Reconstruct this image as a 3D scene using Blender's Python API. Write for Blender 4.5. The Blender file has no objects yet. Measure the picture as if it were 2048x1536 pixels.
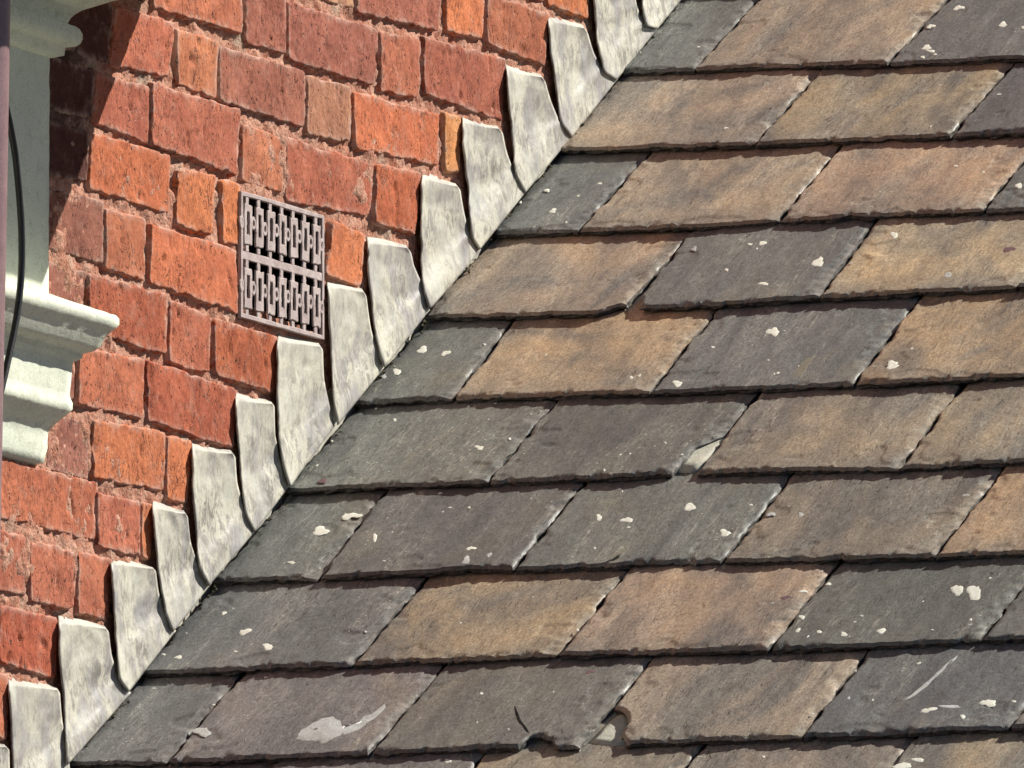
import bpy, math, random
import numpy as np
from mathutils import Vector, Matrix

random.seed(7)
sc = bpy.context.scene
col = sc.collection
R = math.radians

# ------------------------------------------------------------------ camera
# World: X runs along the wall (away from the camera), -Y is the wall's outward normal, Z is up.
FPX = 22200.0                       # focal length in pixels of the 2048 px wide photograph
TH, AL = R(22.5), R(6.8)            # angle between view and wall, upward tilt
DIST = 12.0
h = Vector((math.cos(TH), math.sin(TH), 0))
D = h * math.cos(AL) + Vector((0, 0, math.sin(AL)))
RT = Vector((math.sin(TH), -math.cos(TH), 0))
UP = RT.cross(D)
T0 = Vector((0, 0, 3.05))           # a point of the wall, seen at pixel (500, 700)
CAM = T0 - (D + RT * ((500 - 1024) / FPX) + UP * ((768 - 700) / FPX)) * DIST
cam = bpy.data.cameras.new('camera')
cam.sensor_width = 36.0
cam.lens = FPX / 2048 * 36.0
cam.clip_start, cam.clip_end = 0.1, 2000
camo = bpy.data.objects.new('camera', cam)
col.objects.link(camo)
camo.matrix_world = Matrix((RT.to_4d(), UP.to_4d(), (-D).to_4d(), (0, 0, 0, 1))).transposed()
camo.matrix_world = Matrix.Translation(CAM) @ Matrix(((RT.x, UP.x, -D.x), (RT.y, UP.y, -D.y), (RT.z, UP.z, -D.z))).to_4x4()
sc.camera = camo

# ------------------------------------------------------------------ sky and sun
S = Vector((0.54, -0.51, 0.67)).normalized()      # towards the sun
el = math.asin(S.z)
az = math.atan2(S.x, S.y)
world = bpy.data.worlds.new('World')
sc.world = world
world.use_nodes = True
wn = world.node_tree
bg = wn.nodes['Background']
sky = wn.nodes.new('ShaderNodeTexSky')
sky.sky_type = 'NISHITA'
sky.sun_disc = False
sky.sun_elevation = el
sky.sun_rotation = az
sky.altitude = 1500
sky.air_density = 0.5
sky.dust_density = 0.3
wn.links.new(sky.outputs[0], bg.inputs[0])
bg.inputs[1].default_value = 0.05
sun = bpy.data.lights.new('sun', 'SUN')
sun.energy = 5.0
sun.angle = R(0.5)
sun.color = (1.0, 0.965, 0.875)
suno = bpy.data.objects.new('sun', sun)
col.objects.link(suno)
suno.rotation_euler = (-S).to_track_quat('-Z', 'Y').to_euler()
suno.location = (0, -20, 20)
sc.view_settings.view_transform = 'Standard'
sc.view_settings.look = 'None'
sc.view_settings.exposure = 0.6
sc.view_settings.gamma = 1.0
sc.view_settings.use_curve_mapping = False
sc.cycles.max_bounces = 4
sc.cycles.diffuse_bounces = 3
sc.cycles.glossy_bounces = 2
sc.cycles.use_adaptive_sampling = True
sc.cycles.adaptive_threshold = 0.02

# ------------------------------------------------------------------ measuring helpers
def ray(x, y):
    return D + RT * ((x - 1024) / FPX) + UP * ((768 - y) / FPX)

def on_wall(x, y, e=0.0):
    """Point of the plane parallel to the wall, e metres proud of it."""
    d = ray(x, y)
    return CAM + d * ((-e - CAM.y) / d.y)

# roof frame: O on the wall plane, E away from the wall, V up the slope, N normal
_a, _b = on_wall(150, 1515, .018), on_wall(1355, 0, .018)
V = (_b - _a).normalized()
E = Vector((0, -1, 0))
N = E.cross(V)
if N.z < 0: N = -N
O = _a + N * (-0.002)
O = O - E * (O.dot(E) )             # slide on to the wall plane Y = 0
def on_roof(x, y, n=0.0):
    d = ray(x, y)
    p = CAM + d * (((O - CAM).dot(N) + n) / d.dot(N))
    q = p - O
    return q.dot(E), q.dot(V)
RM = Matrix(((E.x, V.x, N.x), (E.y, V.y, N.y), (E.z, V.z, N.z))).to_4x4()

# ------------------------------------------------------------------ noise
def _hash(ix, iy, seed):
    n = (ix.astype(np.int64) * 374761393 + iy.astype(np.int64) * 668265263 + int(seed) * 1442695041) & 0xffffffff
    n = ((n ^ (n >> 13)) * 1274126177) & 0xffffffff
    return ((n ^ (n >> 16)) & 0xffff) / 32767.5 - 1.0

def vnoise(x, y, seed=0):
    x = np.asarray(x, float); y = np.asarray(y, float)
    ix, iy = np.floor(x), np.floor(y)
    fx, fy = x - ix, y - iy
    fx = fx * fx * (3 - 2 * fx); fy = fy * fy * (3 - 2 * fy)
    a = _hash(ix, iy, seed); b = _hash(ix + 1, iy, seed)
    c = _hash(ix, iy + 1, seed); d = _hash(ix + 1, iy + 1, seed)
    return (a * (1 - fx) + b * fx) * (1 - fy) + (c * (1 - fx) + d * fx) * fy

def fbm(x, y, seed=0, octs=4, gain=.5):
    s, a, f = 0, 1.0, 1.0
    for o in range(octs):
        s = s + a * vnoise(np.asarray(x) * f + 17.3 * o, np.asarray(y) * f - 9.1 * o, seed + o * 13)
        a *= gain; f *= 2.03
    return s

def sstep(x):
    x = np.clip(x, 0, 1)
    return x * x * (3 - 2 * x)

# ------------------------------------------------------------------ mesh helpers
def mesh_obj(name, verts, faces, mat, parent=None, matrix=None, smooth=True, attr=None):
    me = bpy.data.meshes.new(name)
    verts = np.asarray(verts, dtype=np.float64).reshape(-1, 3)
    me.from_pydata(verts.tolist(), [], faces if isinstance(faces, list) else faces.tolist())
    if smooth: me.polygons.foreach_set('use_smooth', [True] * len(me.polygons))
    if attr is not None:
        for k, vals in attr.items():
            at = me.attributes.new(k, 'FLOAT', 'POINT')
            at.data.foreach_set('value', np.asarray(vals, dtype=np.float32))
    me.materials.append(mat)
    o = bpy.data.objects.new(name, me)
    col.objects.link(o)
    if parent is not None: o.parent = parent
    if matrix is not None: o.matrix_basis = matrix
    return o

def empty(name, loc=(0, 0, 0)):
    o = bpy.data.objects.new(name, None)
    o.location = loc
    o.empty_display_size = .05
    col.objects.link(o)
    return o

def tag(o, label, cat, group=None):
    o['label'] = label; o['category'] = cat
    if group: o['group'] = group
    return o

def grid_faces(nu, nv, off=0, flip=False):
    i = np.arange(nu - 1); j = np.arange(nv - 1)
    I, J = np.meshgrid(i, j)
    a = (J * nu + I).ravel() + off
    f = np.stack([a, a + 1, a + 1 + nu, a + nu], 1)
    return f[:, ::-1] if flip else f

def ring_ids(nu, nv):
    """Boundary vertices of a grid in order (counter clockwise)."""
    b = [i for i in range(nu)]
    b += [j * nu + nu - 1 for j in range(1, nv)]
    b += [(nv - 1) * nu + i for i in range(nu - 2, -1, -1)]
    b += [j * nu for j in range(nv - 2, 0, -1)]
    return b

def tube(points, radius, segs=12, closed_ends=True):
    pts = [Vector(p) for p in points]
    vs, fs = [], []
    up = Vector((0, -1, 0.13)).normalized()
    for i, p in enumerate(pts):
        t = (pts[min(i + 1, len(pts) - 1)] - pts[max(i - 1, 0)]).normalized()
        a = t.cross(up).normalized(); b = a.cross(t)
        r = radius[i] if isinstance(radius, (list, tuple)) else radius
        for k in range(segs):
            th = 2 * math.pi * k / segs
            vs.append(p + a * (r * math.cos(th)) + b * (r * math.sin(th)))
    for i in range(len(pts) - 1):
        for k in range(segs):
            k2 = (k + 1) % segs
            fs.append([i * segs + k, i * segs + k2, (i + 1) * segs + k2, (i + 1) * segs + k])
    if closed_ends:
        fs.append(list(range(segs - 1, -1, -1)))
        fs.append([(len(pts) - 1) * segs + k for k in range(segs)])
    return [tuple(v) for v in vs], fs

# ------------------------------------------------------------------ materials
class NT:
    def __init__(self, name):
        self.m = bpy.data.materials.new(name)
        self.m.use_nodes = True
        self.t = self.m.node_tree
        self.b = self.t.nodes['Principled BSDF']
        self.tc = self.t.nodes.new('ShaderNodeTexCoord')
        self.oi = self.t.nodes.new('ShaderNodeObjectInfo')
        add = self.t.nodes.new('ShaderNodeVectorMath'); add.operation = 'MULTIPLY_ADD'
        comb = self.t.nodes.new('ShaderNodeCombineXYZ')
        for i in range(3): self.t.links.new(self.oi.outputs['Random'], comb.inputs[i])
        self.t.links.new(comb.outputs[0], add.inputs[0])
        add.inputs[1].default_value = (31.0, 57.0, 13.0)
        self.t.links.new(self.tc.outputs['Object'], add.inputs[2])
        self.co = add.outputs[0]
    def link(self, a, b): self.t.links.new(a, b)
    def mapping(self, scale=(1, 1, 1), rot=(0, 0, 0), src=None):
        n = self.t.nodes.new('ShaderNodeMapping')
        n.inputs['Scale'].default_value = scale
        n.inputs['Rotation'].default_value = rot
        self.link(src or self.co, n.inputs['Vector'])
        return n.outputs[0]
    def noise(self, scale, detail=4, rough=.55, dist=0.0, co=None):
        n = self.t.nodes.new('ShaderNodeTexNoise')
        n.inputs['Scale'].default_value = scale
        n.inputs['Detail'].default_value = detail
        n.inputs['Roughness'].default_value = rough
        n.inputs['Distortion'].default_value = dist
        self.link(co or self.co, n.inputs['Vector'])
        return n.outputs['Fac']
    def voronoi(self, scale, co=None, feature='F1', out='Distance'):
        n = self.t.nodes.new('ShaderNodeTexVoronoi')
        n.feature = feature
        n.inputs['Scale'].default_value = scale
        self.link(co or self.co, n.inputs['Vector'])
        return n.outputs[out]
    def ramp(self, fac, stops):
        n = self.t.nodes.new('ShaderNodeValToRGB')
        cr = n.color_ramp
        while len(cr.elements) < len(stops): cr.elements.new(.5)
        for e, (p, c) in zip(cr.elements, stops):
            e.position = p
            e.color = (c, c, c, 1) if isinstance(c, (int, float)) else (*c, 1)
        self.link(fac, n.inputs[0])
        return n.outputs[0]
    def mix(self, fac, a, b, mode='MIX'):
        n = self.t.nodes.new('ShaderNodeMix')
        n.data_type = 'RGBA'; n.blend_type = mode
        for sock, v in ((n.inputs[0], fac), (n.inputs[6], a), (n.inputs[7], b)):
            if isinstance(v, (int, float)): sock.default_value = v
            elif isinstance(v, tuple): sock.default_value = (*v, 1)
            else: self.link(v, sock)
        return n.outputs[2]
    def math(self, op, a, b=None):
        n = self.t.nodes.new('ShaderNodeMath'); n.operation = op
        for i, v in enumerate((a, b)):
            if v is None: continue
            if isinstance(v, (int, float)): n.inputs[i].default_value = v
            else: self.link(v, n.inputs[i])
        return n.outputs[0]
    def attr(self, name):
        n = self.t.nodes.new('ShaderNodeAttribute'); n.attribute_name = name
        return n.outputs['Fac']
    def finish(self, color, rough=.85, bumps=(), spec=.3):
        if isinstance(color, tuple): self.b.inputs['Base Color'].default_value = (*color, 1)
        else: self.link(color, self.b.inputs['Base Color'])
        if isinstance(rough, (int, float)): self.b.inputs['Roughness'].default_value = rough
        else: self.link(rough, self.b.inputs['Roughness'])
        self.b.inputs['Specular IOR Level'].default_value = spec
        prev = None
        for hgt, strength, dist in bumps:
            n = self.t.nodes.new('ShaderNodeBump')
            n.inputs['Strength'].default_value = strength
            n.inputs['Distance'].default_value = dist
            self.link(hgt, n.inputs['Height'])
            if prev is not None: self.link(prev, n.inputs['Normal'])
            prev = n.outputs[0]
        if prev is not None: self.link(prev, self.b.inputs['Normal'])
        return self.m

def mat_slate():
    n = NT('slate')
    base = n.oi.outputs['Color']
    brown = n.oi.outputs['Alpha']
    sep = n.t.nodes.new('ShaderNodeSeparateXYZ'); n.link(n.tc.outputs['Object'], sep.inputs[0])
    big = n.noise(8, 3, .62, .7, n.mapping((1.0, .45, 1), (0, 0, R(-12))))
    streak = n.noise(20, 4, .66, .6, n.mapping((1.0, .16, 1), (0, 0, R(9))))
    sr = n.ramp(streak, [(.34, 0), (.66, 1)])
    # grey stone under the brown skin: in clouds, and worn bare along the tail
    tailband = n.math('MULTIPLY', n.ramp(sep.outputs[1], [(.008, .8), (.055, 0)]), n.ramp(streak, [(.36, .1), (.56, 1)]))
    f1 = n.math('MAXIMUM', n.math('MULTIPLY', n.ramp(big, [(.46, 0), (.62, 1)]), .9), tailband)
    grey = n.mix(sr, (.138, .140, .138), (.188, .178, .160))
    c = n.mix(n.math('MULTIPLY', f1, brown), base, grey)
    c = n.mix(n.ramp(big, [(.30, 1), (.46, 0)]), c, n.mix(1.0, c, (1.25, 1.14, .98), 'MULTIPLY'))
    c = n.mix(sr, n.mix(1.0, c, (.72, .73, .75), 'MULTIPLY'), n.mix(1.0, c, (1.18, 1.17, 1.13), 'MULTIPLY'))
    fine = n.noise(380, 1, .7, 0.4, n.mapping((1.0, .55, 1), (0, 0, R(-8))))
    mott = n.noise(70, 3, .72, .5, n.mapping((1.0, .42, 1), (0, 0, R(-6))))
    c = n.mix(1.0, c, n.ramp(fine, [(.30, .70), (.70, 1.28)]), 'MULTIPLY')
    c = n.mix(1.0, c, n.ramp(mott, [(.3, .84), (.72, 1.16)]), 'MULTIPLY')
    # hairline grooves and pale scratches running with the cleavage
    groove = n.noise(140, 1, .5, 1.8, n.mapping((1.0, .11, 1), (0, 0, R(-10))))
    gl = n.ramp(groove, [(.472, 0.0), (.487, 1.0), (.498, 1.0), (.513, 0.0)])
    gfac = n.math('MULTIPLY', gl, n.ramp(big, [(.40, .15), (.6, .80)]))
    c = n.mix(gfac, c, (.045, .040, .035))
    scr = n.math('MULTIPLY', n.ramp(groove, [(.61, 0.0), (.635, 1.0), (.66, 0.0)]), n.ramp(streak, [(.47, 0), (.60, .8)]))
    c = n.mix(scr, c, (.48, .45, .38))
    # tiny lichen flecks
    fl = n.math('MULTIPLY', n.ramp(n.voronoi(95), [(.08, 1), (.14, 0)]), n.ramp(streak, [(.53, 0), (.6, 1)]))
    c = n.mix(n.math('MULTIPLY', fl, .8), c, (.68, .66, .56))
    # pale dusty bloom
    bl = n.math('MULTIPLY', n.ramp(mott, [(.55, 0), (.8, 1)]), n.ramp(big, [(.5, 0), (.7, .5)]))
    c = n.mix(bl, c, (.36, .335, .285))
    # dressed, chipped margins are paler
    cm = n.math('MULTIPLY', n.attr('chip'), n.ramp(mott, [(.40, .0), (.60, .8)]))
    c = n.mix(cm, c, n.mix(brown, (.215, .213, .205), (.36, .31, .245)))
    # edge faces: dark core of the stone, with shade painted in to deepen it
    c = n.mix(n.attr('core'), c, n.mix(n.ramp(fine, [(.4, 0), (.75, 1)]), (.045, .042, .038), (.11, .10, .085)))
    hgt = n.math('ADD', n.math('MULTIPLY', fine, .38), n.math('ADD', n.math('MULTIPLY', mott, .6), n.math('MULTIPLY', gl, -.35)))
    return n.finish(c, .56, ((hgt, .52, .0013),), .45)

def mat_brick():
    n = NT('brick')
    base = n.oi.outputs['Color']
    a = n.noise(20, 3, .62, .5)
    c = n.mix(n.ramp(a, [(.35, 0), (.68, 1)]), n.mix(1.0, base, (.80, .74, .74), 'MULTIPLY'), n.mix(1.0, base, (1.14, 1.16, 1.14), 'MULTIPLY'))
    fine = n.noise(230, 3, .75)
    c = n.mix(1.0, c, n.ramp(fine, [(.3, .72), (.7, 1.24)]), 'MULTIPLY')
    sc_ = n.noise(85, 2, .6, 1.6, n.mapping((1.0, 1.0, .45), (0, R(12), 0)))
    sl = n.ramp(sc_, [(.472, 0), (.486, 1), (.496, 1), (.51, 0)])
    sf = n.math('MULTIPLY', sl, n.ramp(n.noise(30, 2), [(.42, .0), (.56, .95)]))
    c = n.mix(sf, c, (.045, .022, .018))
    pit = n.math('MULTIPLY', n.ramp(n.voronoi(105), [(.12, 1), (.22, 0)]), n.ramp(sc_, [(.54, 0), (.60, 1)]))
    c = n.mix(n.math('MULTIPLY', pit, .8), c, (.06, .03, .025))
    # pale lime bloom, and mortar smeared at the arrises
    m = n.noise(48, 3, .7, .5)
    c = n.mix(n.math('MULTIPLY', n.ramp(m, [(.52, 0), (.74, 1)]), .24), c, (.58, .36, .28))
    ef = n.math('MULTIPLY', n.attr('chip'), n.ramp(m, [(.40, 0), (.60, .85)]))
    c = n.mix(ef, c, (.56, .38, .31))
    hgt = n.math('ADD', fine, n.math('ADD', n.math('MULTIPLY', pit, -1.6), n.math('MULTIPLY', sf, -1.1)))
    return n.finish(c, .9, ((hgt, .7, .0014),), .15)

def mat_mortar():
    n = NT('mortar')
    a = n.noise(45, 5, .7, .4)
    c = n.mix(n.ramp(a, [(.36, 0), (.64, 1)]), (.43, .175, .112), (.62, .355, .26))
    c = n.mix(n.ramp(n.noise(12, 3, .6), [(.55, 0), (.72, .8)]), c, (.46, .39, .30))
    g = n.noise(300, 4, .7)
    c = n.mix(1.0, c, n.ramp(g, [(.3, .5), (.7, 1.25)]), 'MULTIPLY')
    d = n.math('MULTIPLY', n.ramp(n.voronoi(170), [(.1, 1), (.3, 0)]), n.ramp(n.noise(40, 2), [(.45, 0), (.6, .7)]))
    c = n.mix(d, c, (.09, .06, .045))
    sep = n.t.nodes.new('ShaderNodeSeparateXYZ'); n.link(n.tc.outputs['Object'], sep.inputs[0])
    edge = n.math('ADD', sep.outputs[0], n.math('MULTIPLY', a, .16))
    shade_mask = n.ramp(n.math('ADD', n.math('MULTIPLY', edge, 1.0), 1.0), [(.60, .92), (.68, 0.0)])  # cornice shadow painted into the mortar colour beside the pilaster
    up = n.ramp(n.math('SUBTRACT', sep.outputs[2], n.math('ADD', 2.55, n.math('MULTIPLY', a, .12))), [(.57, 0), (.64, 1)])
    c = n.mix(n.math('MULTIPLY', shade_mask, up), c, (.060, .040, .034))
    return n.finish(c, .95, ((n.math('SUBTRACT', g, d), .9, .002), (n.noise(110, 3, .6), .7, .004)), .1)

def mat_lead():
    n = NT('lead')
    a = n.noise(19, 4, .66, 1.0, n.mapping((1, 1, .6), (0, R(6), 0)))
    c = n.mix(n.ramp(a, [(.40, 0), (.60, 1)]), (.54, .51, .42), (.42, .395, .34))
    sep = n.t.nodes.new('ShaderNodeSeparateXYZ'); n.link(n.tc.outputs['Object'], sep.inputs[0])
    low = n.ramp(sep.outputs[2], [(.055, 1.0), (.13, .15)])      # rubbed bare where feet and ladders reach it
    c = n.mix(n.math('MULTIPLY', n.ramp(a, [(.48, 0), (.62, .85)]), low), c, (.30, .285, .29))
    gr = n.noise(75, 4, .75, 1.2, n.mapping((1, 1, .55), (0, R(10), 0)))
    b = n.noise(21, 3, .6, .3)
    gf = n.math('MULTIPLY', n.ramp(gr, [(.43, 1), (.52, 0)]), n.math('MULTIPLY', n.ramp(b, [(.36, .18), (.60, .85)]), low))
    c = n.mix(gf, c, (.19, .175, .155))
    c = n.mix(n.ramp(b, [(.30, .7), (.45, 0)]), c, (.53, .535, .47))
    c = n.mix(1.0, c, n.ramp(n.noise(330, 2, .6), [(.3, .86), (.7, 1.1)]), 'MULTIPLY')
    return n.finish(c, n.ramp(a, [(.4, .65), (.7, .45)]), ((gr, .2, .0012),), .4)

def mat_stone():
    n = NT('painted_stone')
    a = n.noise(14, 4, .6)
    c = n.mix(n.ramp(a, [(.35, 0), (.7, 1)]), (.70, .735, .60), (.79, .81, .67))
    c = n.mix(n.math('MULTIPLY', n.ramp(n.noise(60, 5, .7, .6), [(.52, 0), (.72, 1)]), .6), c, (.46, .46, .34))
    gr = n.noise(420, 3, .65)
    c = n.mix(1.0, c, n.ramp(gr, [(.3, .82), (.7, 1.12)]), 'MULTIPLY')
    sp = n.math('MULTIPLY', n.ramp(n.voronoi(190), [(.08, 1), (.2, 0)]), n.ramp(n.noise(35, 2), [(.55, 0), (.66, .6)]))
    c = n.mix(sp, c, (.14, .14, .10))
    return n.finish(c, .8, ((gr, .45, .0009), (n.noise(70, 3), .3, .002)), .25)

def mat_simple(name, c1, c2, scale, rough, spec=.3, bump=.3):
    n = NT(name)
    a = n.noise(scale, 4, .6, .3)
    c = n.mix(n.ramp(a, [(.35, 0), (.68, 1)]), c1, c2)
    g = n.noise(scale * 12, 3, .6)
    c = n.mix(1.0, c, n.ramp(g, [(.3, .78), (.7, 1.15)]), 'MULTIPLY')
    return n.finish(c, rough, ((g, bump, .001), (a, bump * .6, .002)), spec)

M_SLATE, M_BRICK, M_MORTAR, M_LEAD, M_STONE = mat_slate(), mat_brick(), mat_mortar(), mat_lead(), mat_stone()
M_LICHEN = mat_simple('lichen', (.86, .85, .76), (.78, .76, .64), 90, .9, .1, .3)
M_LICHEN_GREY = mat_simple('grey_lichen', (.62, .62, .61), (.44, .43, .40), 45, .9, .1, .5)
M_LICHEN_PINK = mat_simple('pink_lichen', (.19, .11, .12), (.17, .105, .11), 60, .9, .1, .3)
M_DECK = mat_simple('roof_felt', (.03, .03, .03), (.05, .045, .04), 20, .95, .1)
M_BED = mat_simple('bedding_mortar', (.55, .55, .46), (.68, .66, .55), 60, .95, .1, .9)
M_MOSS = mat_simple('debris', (.07, .065, .04), (.16, .14, .10), 120, .95, .1, .9)
M_IRON = mat_simple('airbrick_iron', (.39, .305, .295), (.55, .46, .435), 55, .8, .25, .7)
M_VOID_SHADE = mat_simple('airbrick_void_shade', (.012, .011, .011), (.02, .018, .017), 40, .95, .05)  # near-black colour paints in the shade deep inside the openings
M_PIPE = mat_simple('pipe_paint', (.20, .115, .125), (.26, .155, .16), 30, .45, .4, .2)
M_CABLE = mat_simple('cable_rubber', (.012, .012, .013), (.02, .02, .02), 60, .35, .5, .2)
M_GROUND = mat_simple('paving', (.07, .068, .064), (.10, .096, .09), 3, .9, .2)

# ------------------------------------------------------------------ ground (below the frame)
g = mesh_obj('ground', [(-400, -400, 0), (400, -400, 0), (400, 400, 0), (-400, 400, 0)], [[0, 1, 2, 3]], M_GROUND, smooth=False)
g['kind'] = 'structure'

# ------------------------------------------------------------------ brick wall
wall = empty('brick_wall', (0, 0, 0))
tag(wall, 'weathered red brick wall rising on the left behind the lead flashing', 'wall')

# mortar bed: one rough sheet, with the wall's body behind it
def build_mortar():
    x0, x1, z0, z1 = -1.15, 1.35, 2.30, 3.75
    nu, nv = 620, 420
    X, Z = np.meshgrid(np.linspace(x0, x1, nu), np.linspace(z0, z1, nv))
    e = .0022 * fbm(X * 38, Z * 38, 3, 4, .6) + .0016 * fbm(X * 150, Z * 150, 11, 2) + .0012 * fbm(X * 9, Z * 9, 5, 2)
    e = e + .0020 + .0026 * np.clip(fbm(X * 13, Z * 13, 77, 3), 0, 1)
    vs = np.stack([X, -e, Z], -1).reshape(-1, 3)
    f = grid_faces(nu, nv)
    cen = vs[f].mean(1)
    q = [on_wall(*p) for p in ((488, 396), (642, 442), (644, 670), (490, 612))]
    u = (cen[:, 0] - q[0].x) / (q[1].x - q[0].x)
    zt = q[0].z + (q[1].z - q[0].z) * u; zb_ = q[3].z + (q[2].z - q[3].z) * u
    keep = ~((u > 0) & (u < 1) & (cen[:, 2] < zt) & (cen[:, 2] > zb_))     # the opening of the air brick
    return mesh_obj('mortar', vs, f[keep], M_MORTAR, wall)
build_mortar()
b0 = np.array([(-3, .12, 0), (4, .12, 0), (4, .3, 0), (-3, .3, 0), (-3, .12, 6), (4, .12, 6), (4, .3, 6), (-3, .3, 6)])
mesh_obj('core', b0, [[0, 1, 5, 4], [1, 2, 6, 5], [2, 3, 7, 6], [3, 0, 4, 7], [4, 5, 6, 7]], M_MORTAR, wall, smooth=False)

# (colour key, TL, TR, BR, BL, proud in mm)
BR = [
 # topmost course
 ('o', (1090, -112), (1176, -88), (1174, 40), (1096, 8), 7), ('r', (968, -150), (1082, -118), (1088, 4), (972, -30), 5),
 ('y', (640, -112), (707, -96), (705, 18), (642, 0), 3), ('d', (715, -92), (884, -44), (874, 62), (716, 26), 7),
 ('o', (893, -44), (970, -22), (961, 79), (894, 62), 7), ('r', (975, -14), (1096, 27), (1088, 133), (975, 85), 8),
 ('d', (560, -125), (632, -104), (634, -2), (562, -22), 4),
 # course
 ('r', (306, -94), (484, -46), (481, 68), (308, 14), 7), ('d', (491, -35), (570, -12), (570, 109), (492, 90), 6),
 ('d', (579, 2), (755, 60), (747, 172), (577, 118), 7), ('r', (762, 62), (839, 78), (834, 195), (762, 182), 6),
 ('rd', (849, 72), (1008, 118), (1002, 244), (850, 187), 7),
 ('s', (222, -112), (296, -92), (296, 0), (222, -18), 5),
 # course
 ('r', (232, 12), (350, 46), (334, 158), (222, 128), 5), ('o2', (353, 55), (434, 84), (430, 197), (356, 168), 7),
 ('d', (438, 92), (609, 142), (608, 258), (440, 201), 7), ('t', (616, 150), (699, 174), (698, 285), (614, 268), 5),
 ('o', (707, 182), (876, 231), (873, 330), (711, 297), 6), ('y2', (889, 223), (921, 232), (916, 348), (891, 340), 6),
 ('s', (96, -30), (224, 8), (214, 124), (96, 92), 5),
 # course
 ('r', (194, 144), (303, 176), (298, 290), (186, 244), 5), ('r', (306, 165), (479, 219), (471, 352), (305, 288), 8),
 ('o2', (484, 246), (566, 274), (561, 387), (483, 360), 4), ('rd', (572, 274), (746, 328), (738, 432), (571, 402), 4),
 ('rr', (754, 326), (841, 345), (829, 470), (751, 444), 7),
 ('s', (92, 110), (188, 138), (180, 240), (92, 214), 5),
 # course
 ('o', (180, 264), (338, 308), (336, 428), (180, 378), 5), ('o', (358, 337), (429, 350), (421, 471), (352, 449), 7),
 ('o', (444, 356), (479, 370), (477, 491), (446, 486), 6), ('o', (668, 440), (727, 470), (720, 574), (652, 552), 7),
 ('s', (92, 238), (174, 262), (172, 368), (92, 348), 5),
 # course
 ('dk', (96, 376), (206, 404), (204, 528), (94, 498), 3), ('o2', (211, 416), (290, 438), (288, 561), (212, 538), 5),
 ('o', (303, 448), (471, 500), (474, 628), (301, 566), 7),
 # course
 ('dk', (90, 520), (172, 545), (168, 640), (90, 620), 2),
 ('rr', (180, 547), (333, 588), (331, 712), (178, 660), 6), ('r', (342, 596), (418, 634), (416, 748), (339, 727), 6),
 ('rr', (430, 636), (557, 674), (548, 789), (429, 748), 7),
 # course
 ('r', (160, 690), (289, 720), (284, 839), (156, 808), 6), ('rr', (297, 718), (471, 778), (465, 899), (296, 840), 7),
 ('dk', (88, 668), (152, 686), (148, 800), (88, 784), 2),
 # course
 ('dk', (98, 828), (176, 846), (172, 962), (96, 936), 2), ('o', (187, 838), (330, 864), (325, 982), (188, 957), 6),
 ('o', (334, 868), (384, 882), (372, 1010), (336, 1000), 6),
 # course
 ('r', (-2, 912), (190, 966), (188, 1082), (-4, 1034), 4), ('r', (195, 984), (279, 1004), (278, 1114), (196, 1094), 6),
 ('o', (284, 1003), (307, 1010), (298, 1120), (284, 1114), 5), ('r', (-120, 884), (-10, 908), (-12, 1030), (-122, 998), 4),
 # course
 ('r', (-120, 1030), (49, 1072), (48, 1194), (-120, 1146), 5), ('r', (62, 1080), (148, 1102), (147, 1221), (61, 1202), 6),
 ('r', (158, 1102), (222, 1118), (214, 1242), (158, 1226), 6),
 # course
 ('rr', (0, 1210), (114, 1236), (111, 1360), (-2, 1328), 6), ('r', (-170, 1168), (-10, 1206), (-12, 1326), (-170, 1284), 5),
 # course
 ('r', (-100, 1322), (14, 1350), (13, 1480), (-100, 1450), 6), ('r', (-210, 1460), (-84, 1482), (-84, 1596), (-210, 1570), 6),
]
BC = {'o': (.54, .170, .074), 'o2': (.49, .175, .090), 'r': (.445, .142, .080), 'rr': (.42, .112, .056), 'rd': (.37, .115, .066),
      'd': (.35, .122, .080), 't': (.42, .185, .108), 'y': (.50, .27, .14), 'y2': (.53, .225, .092), 's': (.11, .042, .030), 'dk': (.30, .118, .082)}  # key s: shade under the cornice painted into the brick colour

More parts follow.
